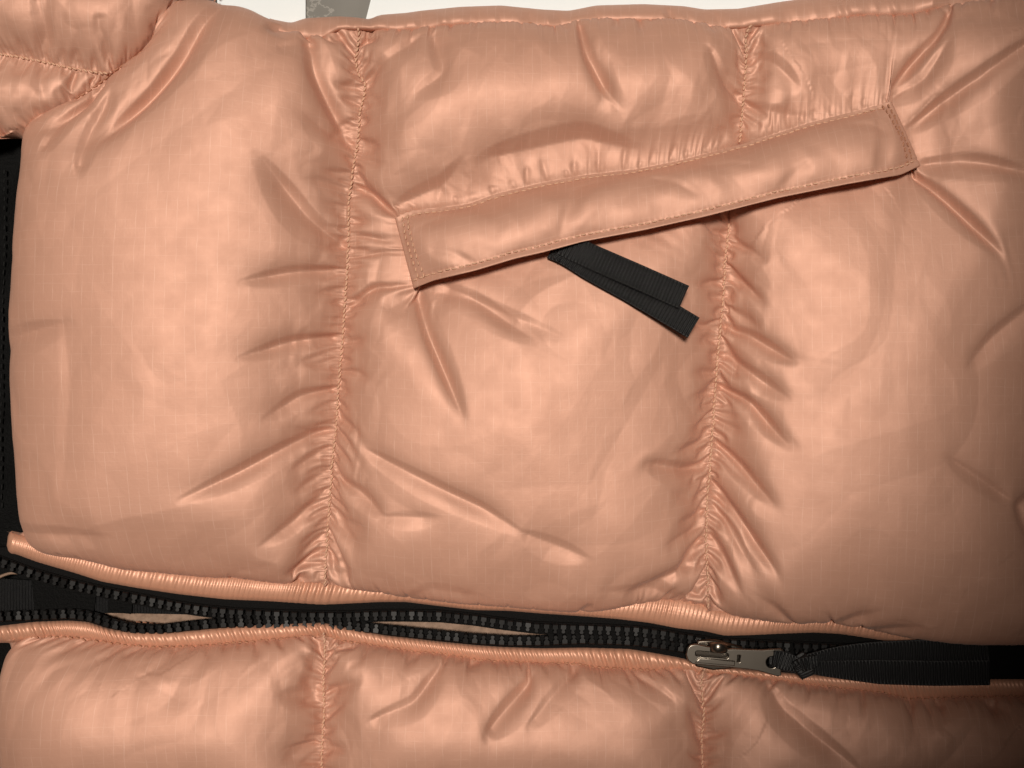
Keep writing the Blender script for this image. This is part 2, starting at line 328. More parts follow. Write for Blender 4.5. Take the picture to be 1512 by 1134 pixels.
def auto_folds():
    r=np.random.default_rng(11); out=[]
    def along(L,step,sides,lmin,lmax,slant,k=(.5,1.1)):
        a=smooth(L,4,2); s=0; n=len(a)
        for sd,sl in zip(sides,slant):
            i=int(r.uniform(0,step/4))
            while i<n-2:
                t=a[min(i+1,n-1)]-a[max(i-1,0)]; t/=np.hypot(*t)+1e-9; nn=np.array([t[1],-t[0]])*sd
                l=lmin+(lmax-lmin)*r.random()**2; d=nn+t*(sl+r.normal(0,.25)); d/=np.hypot(*d)
                q=a[i]+d*3; m=q+d*l*.5+t*r.normal(0,l*.06); e=q+d*l+t*r.normal(0,l*.1)
                out.append(([tuple(q),tuple(m),tuple(e)],r.uniform(2.8,4.6),r.uniform(*k)))
                i+=max(2,int(step*r.uniform(.6,1.5)/4))
    # first seam: side +1 is to the right of the line going down the photo... signs: +1 = left of travel
    along(seam1,15,(1,-1),12,62,(.2,.45),(.7,1.6)); along(seam2,15,(1,-1),12,50,(.3,.1),(.6,1.4)); along(seam2m,14,(1,-1),12,75,(.6,.1),(.7,1.6))
    along(seam1b,15,(1,-1),12,60,(-.1,.2),(.6,1.5)); along(seam2b,22,(1,-1),12,40,(.3,.1))
    along(topL,17,(-1,),10,38,(.1,),(.5,1.2)); along(botU,22,(1,),8,24,(.1,),(.3,.7)); along(hem,24,(1,-1),8,36,(.0,.0),(.4,.9))
    along(flapT,30,(1,),8,34,(0.3,),(.3,.7)); along(armhole,24,(1,-1),8,40,(.1,.1),(.3,.8)); along(sleeve,18,(1,-1),10,40,(0,0),(.4,.9))
    return out
AUTO=auto_folds()
def body(levels=((12,220),(6,150),(3,130)),final=None,seed=4,log=False):
    rng=np.random.default_rng(seed); c=None; Ls=lines()
    mx=np.concatenate([a[:,0] for a,b in Ls]); my=np.concatenate([a[:,1] for a,b in Ls]); tg=np.concatenate([b for a,b in Ls])
    xs=lambda l,X:np.interp(X,np.array(l)[:,0],np.array(l)[:,1])
    for h,steps in levels:
        t=time.time()
        c=Cloth(-64,1584,-64,1240,h) if c is None else c.refine(int(round(c.h/h)))
        X,Y=c.X,c.Y
        bu=xs(botU,X); tl=xs(topL,X)
        lx=np.interp(Y,np.array(leftedge)[:,1],np.array(leftedge)[:,0])
        ah=np.interp(X,np.array(armhole)[:9,0],np.array(armhole)[:9,1])
        up=(Y<=bu+h*1.01)&((X>=lx-h*1.01-SK*np.clip((Y-225)/40,0,1))|(Y<ah+h))&(Y>=np.where(X>398,xs(hem,X)-h*1.01,xs(topedge,X)-12-h*.6))
        up|=(X<262)&(Y<ah+h+np.clip((8-X)*.8,0,11))
        lo=(Y>=tl-h*1.01)&(X>=-6-h)
        # the sleeve and body are kept apart from empty ground between botU and topL
        alive=up|lo
        nz=smooth_noise(c.ny,c.nx,60/h,rng); 
        ex=1.052+.010*nz; ey=1.052+.010*smooth_noise(c.ny,c.nx,70/h,rng)
        small=(Y<60)&(X>390); ex=np.where(small,1.05,ex); ey=np.where(small,1.06,ey)
        ex=ex-.05*np.exp(-(seg_dist(X,Y,np.array(flapT))[0]/60)**2); ey=ey-.03*np.exp(-(seg_dist(X,Y,np.array(flapL))[0]/50)**2)-.03*np.exp(-(seg_dist(X,Y,np.array(mouth))[0]/40)**2)
        if h<=6:
            for L_,amp in ((seam1,.05),(seam2,.05),(seam2m,.05),(seam1b,.05),(seam2b,.05)):
                ey=ey+amp*np.exp(-(np.abs(seg_dist(X,Y,np.array(L_))[0])/28)**2)
            for L_,amp in ((botU,.05),(topL,.06),(hem,.06),(flapT,.015),(armhole,.04),(sleeve,.05)):
                ex=ex+amp*np.exp(-(np.abs(seg_dist(X,Y,np.array(L_))[0])/24)**2)
        c.setup(ex,ey,.35,alive); c.stitch(mx,my,tg)
        F=np.zeros_like(X)
        for poly,w,k in (FOLDS if h>6 else FOLDS+AUTO):
            if w>5.3: w*=.72
            k*=.55
            poly=np.array(poly,float); lo_=poly.min(0)-5*w; hi=poly.max(0)+5*w
            i0,i1=[int(np.clip((a-c.x0)/h,0,c.nx-1)) for a in (lo_[0],hi[0])]; j0,j1=[int(np.clip((a-c.y0)/h,0,c.ny-1)) for a in (lo_[1],hi[1])]
            if i1<=i0 or j1<=j0: continue
            s_=np.s_[j0:j1+1,i0:i1+1]; d,tt,_=seg_dist(X[s_],Y[s_],smooth(poly,8,2)); ww=max(w,h*.8)
            prof=np.exp(-(d/ww)**1.5)-.10*np.exp(-((d-2.2*ww)/(1.1*ww))**2)
            F[s_]-=k*prof*np.minimum(1,np.minimum(tt+.25,(1.02-tt)*3))
        g=.5*(h/16)**1.0
        if h==levels[0][0]:
            dm=np.full(X.shape,1e9,np.float32)
            for m,_ in Ls:
                dm=np.minimum(dm,seg_dist(X,Y,m[::3])[0])
            DM=c; DM.q=dm; dm0=dm
        def up_(a):
            u=np.clip((X+64)/levels[0][0],0,a.shape[1]-1.001); v=np.clip((Y+64)/levels[0][0],0,a.shape[0]-1.001); i=u.astype(int); j=v.astype(int); fa=u-i; fb=v-j
            return a[j,i]*(1-fa)*(1-fb)+a[j,i+1]*fa*(1-fb)+a[j+1,i]*(1-fa)*fb+a[j+1,i+1]*fa*fb
        d=up_(dm0)
        zm=26+HF*(1-np.exp(-d/102)); zm=np.where(small,40,zm)
        c.p[...,2]+=(rng.standard_normal(X.shape)*.25*h/4).astype(np.float32)
        zmin=np.where(alive&(X>40),-2,-60).astype(np.float32); zmin=np.where(Y<50,-60,zmin)
        n=int(steps*.75); c.run(n,g,F*g*1.8,zm,zmin,damp=.95,kb=(.03 if h>3 else .02))
        c.run(steps-n,g*.5,F*g*.9,zm,zmin,damp=.8,kb=.022)
        if log: print(h,c.p.shape,time.time()-t,'zmax',c.p[alive][:,2].max(),flush=True)
    sm=np.clip((d-26)/40,0,1)[...,None]*.5*alive[...,None]
    for _ in range(9):
        p=c.p; L=np.zeros_like(p); L[1:-1,1:-1]=(p[2:,1:-1]+p[:-2,1:-1]+p[1:-1,2:]+p[1:-1,:-2])/4-p[1:-1,1:-1]; c.p=(p+sm*L).astype(np.float32)
    for n_,(poly,w,k) in enumerate(FOLDS+AUTO):     # crisp one-sided creases along the folds
        add_crease(c,poly,w,k,n_<len(FOLDS))
    near=np.exp(-((d-42)/42)**2); c.p[...,2]+=near*(2.6*facets(X,Y,40,8)+1.0*facets(X,Y,21,9))
    d=np.clip((d-8)/45,0,1); c.p[...,2]+=d*(1.1+.4*np.clip((320-Y)/160,0,1))*(4.2*facets(X,Y,135,5)+1.6*facets(X,Y,70,6)+.45*facets(X,Y,34,7))
    a=alive.copy(); p=c.p
    for _ in range(4):                              # carry the edge of the cloth a little further for smooth resampling
        n=np.zeros(a.shape,np.float32); q=np.zeros_like(p)
        for dy,dx in ((0,1),(0,-1),(1,0),(-1,0)):
            m=np.roll(a,(dy,dx),(0,1)); n+=m; q+=np.roll(p,(dy,dx),(0,1))*m[...,None]
        new=(~a)&(n>0); p[new]=q[new]/n[new][:,None]; a|=new
    c.alive=alive; c.up=up; c.lo=lo
    return c
# ---------------------------------------------------------------- setting
def slab(x0,x1,y0,y1,z0,z1,dx=0):
    v=[(x0,y0,z0),(x1,y0,z0),(x1+dx,y1,z0),(x0+dx,y1,z0),(x0,y0,z1),(x1,y0,z1),(x1+dx,y1,z1),(x0+dx,y1,z1)]
    return mesh('slab',wv(v),[(0,1,2,3),(7,6,5,4),(0,4,5,1),(1,5,6,2),(2,6,7,3),(3,7,4,0)],False)
FZ=-52
link('marble_surface',slab(-2500,4000,-2500,3500,FZ-30,FZ),M_MARBLE,None,kind='structure')
p1=P([(322,0),(452,0),(452,60),(322,60)],FZ)
link('white_card',slab(p1[0,0],p1[1,0],-420,p1[2,1],FZ+.6,FZ+5),M_PAPER,None,label='white card with a dark right edge, lying left of the grey marble strip',category='card')
p2=P([(549,-4),(541,28)],FZ); sl=(p2[1,0]-p2[0,0])/(p2[1,1]-p2[0,1])
link('white_sheet',slab(p2[1,0]-sl*480,2300-sl*480,p2[1,1]-480,p2[1,1]+40,FZ+.6,FZ+3,sl*520),M_PAPER,None,label='large white sheet behind the top hem, right of the grey marble strip',category='paper')
p3=P([(200,0),(321,0)],FZ)
link('dark_card',slab(p3[0,0],p3[1,0]-1,-420,p1[2,1],FZ+.6,FZ+4),M_DARKBOX,None,label='dark grey-brown card peeking out beside the white card at the top',category='card')
# ---------------------------------------------------------------- the jacket
jacket=bpy.data.objects.new('puffer_jacket',None); COL.objects.link(jacket); jacket.location=(0,0,FZ*S)
jacket['label']='peach nylon puffer jacket with a black front zipper and a slanted flap pocket'; jacket['category']='jacket'
def part(name,me,m,parent=jacket,**kw):
    o=link(name,me,m,parent,**kw)
    if parent is jacket: o.location=(0,0,-FZ*S)
    return o
C=body(); print('cloth',time.time()-T0,flush=True)
def crom(a,axis):
    a=np.moveaxis(a,axis,0); e=np.concatenate([2*a[:1]-a[1:2],a,2*a[-1:]-a[-2:-1]])
    mid=(-e[:-3]+9*e[1:-2]+9*e[2:-1]-e[3:])/16; o=np.empty((2*len(a)-1,)+a.shape[1:],a.dtype); o[::2]=a; o[1::2]=mid; return np.moveaxis(o,0,axis)
F=Cloth(C.x0,C.x0+(C.nx-1)*C.h,C.y0,C.y0+(C.ny-1)*C.h,C.h/2)
F.p=crom(crom(C.p,0),1); NRM=F.normals()*[1,-1,1]; NRM*=-1 if NRM[300,400,2]<0 else 1
fx=(F.X[:-1,:-1]+C.h/4); fy=(F.Y[:-1,:-1]+C.h/4)
al=C.alive; cellok=al[:-1,:-1]&al[1:,1:]&al[1:,:-1]&al[:-1,1:]; cellok=np.repeat(np.repeat(cellok,2,0),2,1)
upc=C.up[:-1,:-1]&C.up[1:,1:]; upc=np.repeat(np.repeat(upc,2,0),2,1)
ip=lambda l,t,a=0:np.interp(t,np.array(l)[:,a],np.array(l)[:,1-a])
s1=ip(seam1,fy,1); s2=ip(seam2+seam2m,fy,1); s1l=ip(seam1b,fy,1); s2l=ip(seam2b,fy,1)
hemy=np.where(fx>395,ip(hem,fx),-999); mo=ip(mouth,fx)
ahx=np.interp(fy,np.array(armhole)[::-1,1],np.array(armhole)[::-1,0]); slv=(fx<ahx)&(fy<222)
reg=np.zeros(fx.shape,int)
lo_=~upc
reg[lo_&(fx<s1l)]=8; reg[lo_&(fx>=s1l)&(fx<s2l)]=9; reg[lo_&(fx>=s2l)]=10
u_=upc&~slv
reg[u_&(fx<s1)]=1; reg[u_&(fx>=s1)&(fx<s2)&(fy<mo)]=2; reg[u_&(fx>=s1)&(fx<s2)&(fy>=mo)]=3; reg[u_&(fx>=s2)]=4
reg[upc&slv&(fy<ip(sleeve,fx))]=6; reg[upc&slv&(fy>=ip(sleeve,fx))]=7
idx=np.arange(F.nx*F.ny).reshape(F.ny,F.nx)
quads=np.stack([idx[:-1,:-1],idx[1:,:-1],idx[1:,1:],idx[:-1,1:]],-1)
PV=wv(F.p).reshape(-1,3); NV=NRM.reshape(-1,3); UVV=np.stack([F.X,F.Y],-1).reshape(-1,2)
names={1:('body_panel','tall peach panel left of the first vertical seam'),2:('body_panel','peach panel above the pocket flap'),3:('body_panel','large peach panel below the pocket flap'),4:('body_panel','peach panel at the right, beyond the flap end'),6:('sleeve_panel','upper piece of the sleeve'),7:('sleeve_panel','lower piece of the sleeve'),8:('body_panel','peach panel under the zipper at the left'),9:('body_panel','middle peach panel under the zipper'),10:('body_panel','shaded peach panel under the zipper at the right')}
for r,(nm,lab) in names.items():
    q=quads[cellok&(reg==r)]; ids,inv=np.unique(q,return_inverse=True); f=inv.reshape(-1,4)
    me=mesh(nm,PV[ids],f); set_uv(me,UVV[ids]); me.normals_split_custom_set_from_vertices(NV[ids])
    part(nm,me,M_SHELL,label=lab)
print('panels',time.time()-T0,flush=True)
def surf(m):                                   # point on the cloth for material coordinates
    return F.sample(m[:,0],m[:,1]).astype(float)
# ---------------------------------------------------------------- stitching
def capsule(a,b,r,n=6):
    a=np.array(a,float); b=np.array(b,float); d=b-a; L=np.linalg.norm(d)+1e-9; d/=L
    e1=np.cross(d,[0,0,1]); e1/=np.linalg.norm(e1)+1e-9; e2=np.cross(e1,d); V=[]; 
    for t,k in ((0,.45),(.22,1),(.78,1),(1,.45)):
        for j in range(n):
            an=2*math.pi*j/n; V.append(a+d*L*t+(e1*math.cos(an)+e2*math.sin(an))*r*k)
    Fs=[]
    for s in range(3):
        for j in range(n): Fs.append((s*n+j,s*n+(j+1)%n,(s+1)*n+(j+1)%n,(s+1)*n+j))
    Fs.append(tuple(range(n))[::-1]); Fs.append(tuple(range(3*n,4*n))); return V,Fs
SR=np.random.default_rng(3)
def stitches(name,pts,r,length,gap,tilt,m,parent,up=0,**kw):
    a=resamp(pts,1.0); V=[];Fs=[]; i=0.0; step=length+gap
    while i+length<len(a)-1:
        p,q=a[int(i)],a[int(i+length)]; t=(q-p); t/=np.linalg.norm(t)+1e-9; nrm=np.array([-t[1],t[0],0])
        j=SR.normal(0,.35); k=tilt*(1+SR.normal(0,.3))
        v,f=capsule(p-nrm*k+nrm*j+[0,0,up-.6],q+nrm*k+nrm*j+[0,0,up+.3],r*SR.uniform(.85,1.15)); o=len(V); V+=v; Fs+=[tuple(x+o for x in g) for g in f]
        i+=step*SR.uniform(.9,1.1)
    return part(name,mesh(name,wv(V),Fs),m,parent,kind='stuff',**kw)
for L,m_,kw in ((seam1,M_THREAD,{}),(seam1b,M_THREAD,{}),(seam2,M_THREAD,{}),(seam2m,M_THREAD,{}),(seam2b,M_THREAD,{}),(sleeve,M_THREAD,{})):
    stitches('seam_stitching',surf(smooth(L,3,2)),1.6,7.0,.8,1.3,m_,jacket,up=1.5)
stitches('hem_stitching',surf(smooth(hem,3,2)+[0,3]),1.4,8,2.5,.3,M_THREAD_D,jacket,up=1.2)
stitches('armhole_stitching',surf(smooth([q for q in armhole if q[0]>5],3,2)+[0,-2]),1.4,8,2.5,.3,M_THREAD_D,jacket,up=.8)
stitches('edge_stitching',surf(smooth(topL,3,2)+[0,4]),1.5,7,3.5,.4,M_THREAD_D,jacket,up=1.5)
# ---------------------------------------------------------------- pocket flap (its own little cloth)
NU,NVv=264,38; hh=3.0
fl=Cloth(0,(NU-1)*hh,0,(NVv-1)*hh,hh)
tU=np.linspace(0,1,NU)
def along(l,n):
    a=smooth(l,4,2); a=resamp(a,1.0); t=np.linspace(0,len(a)-1,n); return np.stack([np.interp(t,np.arange(len(a)),a[:,k]) for k in range(a.shape[1])],1)
zt,zb=48.0,92.0
endz=np.minimum(np.minimum(tU*9,(1-tU)*9),1)
zbt=zt+(zb-zt)*(.30+.70*np.sin(np.clip(endz,0,1)*math.pi/2))
vv=np.linspace(0,1,NVv)[:,None]
tA=along(P(flapT,zt),NU); bA=along(flapB,NU); bA=np.array([756,567.])+(bA-[756,567])*((D-zbt)/D)[:,None]
base=tA[None]*(1-vv[...,None])+bA[None]*vv[...,None]
z=zt*(1-vv)+zbt[None]*vv+2.5*np.sin(vv*math.pi)*endz[None]
fl.p=np.concatenate([base,z[...,None]],-1).astype(np.float32); tgt=fl.p.copy()
fl.setup(np.full_like(fl.X,1.0),np.full_like(fl.X,1.0),.3)
rxx=np.linalg.norm(np.diff(fl.p,axis=1),axis=-1); ryy=np.linalg.norm(np.diff(fl.p,axis=0),axis=-1); rdd=np.linalg.norm(fl.p[1:,1:]-fl.p[:-1,:-1],axis=-1); rd2=np.linalg.norm(fl.p[1:,:-1]-fl.p[:-1,1:],axis=-1)
fl.rx=(rxx*1.0015).astype(np.float32); fl.ry=(ryy*1.0015).astype(np.float32); fl.rd=((rdd+rd2)/2*1.0015).astype(np.float32); fl.wd*=.3
pin=np.zeros(fl.X.shape,bool); pin[0]=pin[-1]=True; pin[:,:2]=pin[:,-2:]=True; pin[-4,::3]=True; pin[2,::4]=True
tgt[-4,:,2]-=3.5; tgt[2,:,2]-=1.5
Ff=np.zeros(fl.X.shape,np.float32)
LU=(NU-1)*hh; LV=(NVv-1)*hh
for (a,b,k,w) in (((.965,.2),(.93,.95),1.4,7),((.90,.25),(.955,.42),.9,6),((.06,.55),(.12,.95),1.1,6),((.10,.62),(.17,.9),.8,6),((.02,.2),(.10,.3),.8,6),((.36,.35),(.27,.95),.9,8),((.52,.35),(.60,.75),.8,8),((.62,.25),(.72,.55),.7,8),((.30,.3),(.42,.2),.6,7),((.74,.9),(.78,.5),.7,7),((.20,.5),(.16,.2),.7,7),((.85,.8),(.80,.4),.6,7)):
    d,t_,_=seg_dist(fl.X,fl.Y,[(a[0]*LU,a[1]*LV),((a[0]+b[0])/2*LU+5,(a[1]+b[1])/2*LV-4),(b[0]*LU,b[1]*LV)]); Ff-=k*(np.exp(-(d/w)**2)-.5*np.exp(-((d-2*w)/w)**2))*.02
rg=np.random.default_rng(8); Ff+=smooth_noise(NVv,NU,9,rg)*.008; fl.p[...,2]+=rg.standard_normal(fl.X.shape)*.3
fl.st=None
for it in range(260):
    if it%4==0: nn=fl.normals(); nn*=np.sign(nn[...,2:])
    fl.v*=.9; old=fl.p.copy(); fl.p+=fl.v+nn*(Ff+.015)[...,None]; fl.sweep(); fl.bend(.16); fl.p[pin]=tgt[pin]; fl.v=fl.p-old
fm=(np.sin(vv*math.pi)*endz[None]).clip(0,1)**.5
fl.p[...,2]+=fm*(1.5*facets(fl.X,fl.Y,58,12)+.8*facets(fl.X,fl.Y,27,13))
for a,b,w_,k_ in (((.955,.22),(.915,.93),6,.8),((.905,.22),(.955,.40),4,.5),((.05,.60),(.13,.94),5,.6),((.03,.3),(.11,.2),4,.5),((.345,.30),(.29,.92),7,.5),((.50,.30),(.575,.70),7,.6),((.60,.28),(.70,.5),6,.5),((.42,.2),(.31,.34),6,.4),((.80,.62),(.72,.9),6,.5)):
    add_crease(fl,[(a[0]*LU,a[1]*LV),((a[0]+b[0])/2*LU+4,(a[1]+b[1])/2*LV-3),(b[0]*LU,b[1]*LV)],w_,k_,True)
fl.p[pin]=tgt[pin]; top=fl.p.astype(float)
# folded hem: wrap under along the long lower edge and the two ends
edge=top[-1]; out=edge-top[-3]; out/=np.linalg.norm(out,axis=1,keepdims=True)
rows=[edge+out*o+np.array([0,0,zz]) for o,zz in ((1.6,-.5),(2.4,-2),(1.6,-3.6),(-2,-4.2),(-14,-5),(-30,-9))]
fa=np.concatenate([top,np.stack(rows)])
outl=np.array([-1,.25,0]); outr=np.array([1,-.35,0])
fa=np.concatenate([(fa[:,:1]+outl*2.5+[0,0,-26]),(fa[:,:1]+outl*2.2+[0,0,-2]),fa,(fa[:,-1:]+outr*2.2+[0,0,-2]),(fa[:,-1:]+outr*2.5+[0,0,-26])],1)
fuv=np.stack(np.broadcast_arrays(np.arange(fa.shape[1])[None]*3.0+np.arange(fa.shape[0])[:,None]*.8,np.arange(fa.shape[0])[:,None]*3.0+3000),-1)
flap=part('pocket_flap',grid_mesh('pocket_flap',fa,fuv),M_SHELL,label='slanted welt flap over the chest pocket')
stitches('flap_stitching',top[-4],1.25,7,3,.4,M_THREAD,flap,up=1.6)
stitches('flap_stitching',top[2,4:-2],1.2,7,3,.4,M_THREAD,flap,up=1.2)
for col,mm in ((3,M_THREAD),(6,M_THREAD),(-3,M_THREAD_D),(-6,M_THREAD_D)): stitches('flap_end_stitching',top[1:-1,col],1.3,6,3,.9,mm,flap,up=1.2)
# ---------------------------------------------------------------- strips between two traced lines
def strip(name,la,lb,za,zb,n,rows,prof,m,parent=jacket,step=3,disp=None,endcap=False,**kw):
    A=along(la,n); B=along(lb,n); t=np.linspace(0,1,rows)[:,None]; z=za*(1-t)+zb*t+prof(t)
    z=np.broadcast_to(z,(rows,n)).copy()
    pts=A[None]*(1-t[...,None])+B[None]*t[...,None]
    if disp is not None:
        s=np.arange(n)[None]*np.linalg.norm(np.diff(A,axis=0),axis=1).mean(); z+=disp(s,t)
    if endcap:
        s=np.arange(n)*np.linalg.norm(np.diff(A,axis=0),axis=1).mean(); e=np.sqrt(np.clip(1-(1-np.clip(s/9,0,1))**2,0,1))
        mid=pts[int(rows*.62)][None]; pts=mid+(pts-mid)*e[None,:,None]; z=za+(z-za)*(.1+.9*e)[None]
    k=((D-z)/D)[...,None]; c=np.array([756,567.0]); pts=c+(pts-c)*k
    return part(name,grid_mesh(name,np.concatenate([pts,z[...,None]],-1)),m,parent,**kw)
def off(l,dx,dy): return [(x+dx,y+dy) for x,y in l]
tapeU=[(-20,815),(0,818),(20,815),(55,828),(110,844),(150,857),(200,866),(260,875),(330,883),(400,886),(475,891),(500,890),(560,887),(600,887),(640,892),(700,899),(750,900),(800,904),(860,908),(910,912),(960,918),(1000,926),(1040,930),(1070,937),(1110,936),(1150,934),(1200,932),(1240,934),(1300,943),(1330,948),(1380,952),(1460,952),(1560,950)]
tapeL=[(-20,928),(0,926),(50,920),(100,918),(130,920),(160,930),(200,935),(250,935),(300,931),(350,926),(400,924),(475,921),(495,925),(530,932),(570,940),(640,948),(700,954),(740,957),(800,959),(860,958),(930,960),(960,965),(1000,972),(1040,982),(1100,990),(1170,996),(1240,1000),(1400,1003),(1560,1003)]
chU=[(-20,822),(5,831),(50,848),(100,862),(150,874),(200,884),(230,890),(260,896),(300,902),(350,907),(400,909),(430,910),(475,911),(520,911),(560,909),(600,909),(650,910),(700,915),(740,921),(790,927),(840,929),(900,931),(940,933),(980,938),(1020,945),(1060,951),(1150,955),(1300,962),(1560,972)]
chL=[(-20,909),(60,906),(110,904),(140,909),(170,920),(200,926),(240,927),(280,922),(320,918),(350,917),(400,919),(475,921),(520,922),(560,927),(600,931),(650,936),(700,941),(750,944),(790,944),(830,942),(860,941),(900,942),(940,944),(980,949),(1020,956),(1060,962),(1150,966),(1300,972),(1560,982)]
# piping: gathered binding between the panel and the zipper tape
pr=np.random.default_rng(21)
def gather(seed,pitch,amp,slant=3):
    r=np.random.default_rng(seed); x=np.arange(0,1800,1.0); ph=np.cumsum(2*math.pi/(pitch*(1+.35*np.interp(x,np.arange(0,1800,60),r.standard_normal(30)).clip(-1,1)))); am=np.clip(.65+.5*np.interp(x,np.arange(0,1800,45),r.standard_normal(40)),.5,1.3)
    w=np.sin(ph)+.35*np.sin(ph*1.73+1)
    def f(s,t): 
        q=s+slant*t*4; return amp*np.interp(q,x,w*am)*np.sin(np.clip(t*.9+.05,0,1)*math.pi)
    return f
def clipx(l,x0,x1):
    a=np.array(l,float); xs=np.r_[x0,a[(a[:,0]>x0)&(a[:,0]<x1),0],x1]; return [(x,float(np.interp(x,a[:,0],a[:,1]))) for x in xs]
dome=lambda h:(lambda t:h*np.sqrt(np.clip(np.sin(t*math.pi),0,1)))
strip('piping',off(clipx(botU,10,1560),0,-18),off(clipx(tapeU,10,1560),0,2),0,5,900,12,dome(13),M_PIPE,disp=gather(5,9.5,2.0),endcap=True,label='gathered peach piping above the zipper')
strip('piping',off(clipx(tapeL,-20,1560),0,-2),off(clipx(topL,-20,1560),0,11),5,0,900,12,dome(13),M_PIPE,disp=gather(6,9.0,2.0,-3),label='gathered peach piping below the zipper')
# hem band along the top edge
hn=np.random.default_rng(31); hx=np.arange(0,1300,1.0)
def hdisp(s,t):
    a=np.interp(s,np.arange(0,1300,26),hn.normal(0,1,50))*4.5; b=np.interp(s+14*t,np.arange(0,1300,9),hn.normal(0,1,145))*1.5
    return (a+b)*np.sin(np.clip(t,0,1)*math.pi)
strip('hem_band',off(clipx(hem,398,1560),0,7),clipx(topedge,398,1560),12,-6,800,14,dome(17),M_SHELL,disp=hdisp,label='gathered hem band along the top edge')
strip('hem_facing',clipx(topedge,398,1560),off(clipx(topedge,398,1560),0,8),-6,-48,400,6,lambda t:-6*np.sin(t*math.pi),M_SHELL)
# zipper tapes
flatp=lambda t:t*0
tu=strip('zipper_tape',off(tapeU,0,-9),off(chU,0,9),4,5,700,8,lambda t:1.5*np.sin(t*math.pi),M_TAPE,label='upper black zipper tape')
tl=strip('zipper_tape',off(chL,0,-6),off(tapeL,0,9),5,4,700,8,lambda t:1.5*np.sin(t*math.pi),M_TAPE,label='lower black zipper tape')
# corded edges of the tapes beside the teeth
for L,dy,pa in ((chU,-8,tu),(chL,8,tl)):
    strip('tape_cord',off(L,0,dy-2.2),off(L,0,dy+2.2),6,6,700,5,dome(2.4),M_TAPE,pa,disp=lambda s,t:.5*np.sin(s*1.4)*np.sin(t*math.pi))
# teeth
def tooth_mesh():
    half=[(-8.5,4.6),(-2.2,5.0),(-.6,2.6),(1.2,2.0),(2.4,3.1),(4.4,3.3),(5.9,2.2),(6.5,0)]
    ring=[(y,x) for x,y in half]+[(-y,x) for x,y in half[-2::-1]]   # (along chain, toward the gap)
    V=[];Fs=[];n=len(ring)
    for z,k in ((0,1.0),(6.0,1.0),(7.6,.80)):
        for a,b in ring: V.append((a*k*S,-(b*k)*S,z*S))
    for s in range(2):
        for j in range(n): Fs.append((s*n+j,s*n+(j+1)%n,(s+1)*n+(j+1)%n,(s+1)*n+j))
    Fs.append(tuple(range(2*n,3*n))); me=mesh('tooth',V,Fs,False); me.materials.append(M_TOOTH); return me
TM=tooth_mesh(); PITCH=13.2
def teeth(L,sgn,parent,x1,phase):
    z=5.5; a=resamp(P(smooth(L,4,3),z),.5); n=len(a); i=phase*2*PITCH
    while i<n-3:
        p=a[int(i)]; t=a[min(int(i)+6,n-1)]-a[max(int(i)-6,0)]; ang=math.atan2(-t[1],t[0])
        if p[0]>x1: break
        if p[0]>-14:
            o=bpy.data.objects.new('tooth',TM); COL.objects.link(o); o.parent=parent
            o.location=W(p[0],p[1],z+SR.normal(0,.3)); o.rotation_euler=(SR.normal(0,.05),SR.normal(0,.05),ang+(0 if sgn>0 else math.pi))
        i+=2*PITCH
teeth(chU,1,tu,1330,.3); teeth(chL,-1,tl,1330,.8)
# inner parts seen through the open zipper
bdisp=lambda s,t:1.6*np.sin(s*.13+3*t)+1.2*np.sin(s*.047+5*t)
strip('inner_lining',[(152,903),(320,904)],[(152,925),(320,925)],-16,-16,100,10,flatp,M_BEIGE,disp=bdisp,label='pale beige lining seen through the open zipper')
strip('inner_lining',[(528,905),(690,910),(845,930)],[(528,930),(690,952),(845,952)],-16,-16,150,10,flatp,M_BEIGE,disp=bdisp,label='pale beige lining seen through the open zipper')
strip('zipper_shield',[(-20,820),(320,880),(540,890),(1010,925),(1560,955)],[(-20,930),(320,940),(540,945),(1010,980),(1560,1005)],-24,-24,200,10,flatp,M_LINING)
strip('side_panel',[(-70,170),(-70,1240)],[(70,170),(70,1240)],-38,-34,300,30,flatp,M_LINING,disp=lambda s,t:3*np.sin(s*.021+4*t)+1.6*np.sin(s*.06+9*t),label='black lining at the left edge')
ribp=lambda s,t:1.1*np.sin(s*2*math.pi/4.4)
strip('inner_webbing',[(-30,852),(60,858),(150,874),(262,890),(340,902)],[(-30,905),(60,908),(150,905),(262,907),(340,909)],-5,-5,400,10,flatp,M_WEB,disp=ribp,label='ribbed black webbing inside the zipper opening')
strip('inner_facing',[(46,850),(100,862),(142,872)],[(52,910),(100,912),(138,912)],-2,-2,60,10,flatp,M_LINING,label='black facing over the webbing')
strip('inner_facing',[(162,874),(178,878),(196,882)],[(158,905),(178,905),(194,907)],-2,-2,30,10,flatp,M_LINING)
strip('inner_trim',[(-20,858),(0,849),(14,844),(28,845)],[(-20,866),(0,854),(14,848),(28,848)],1,1,40,6,dome(3),M_BEIGE,label='pale trim edge at the far left of the zipper')
bl=np.c_[P([(8,250),(9,330),(7,420),(4,520),(3,640),(5,760)],-34),np.full(6,-33.0)]
stitches('lining_stitching',bl,1.3,9,5,.2,M_BTHREAD,jacket,up=3.5)
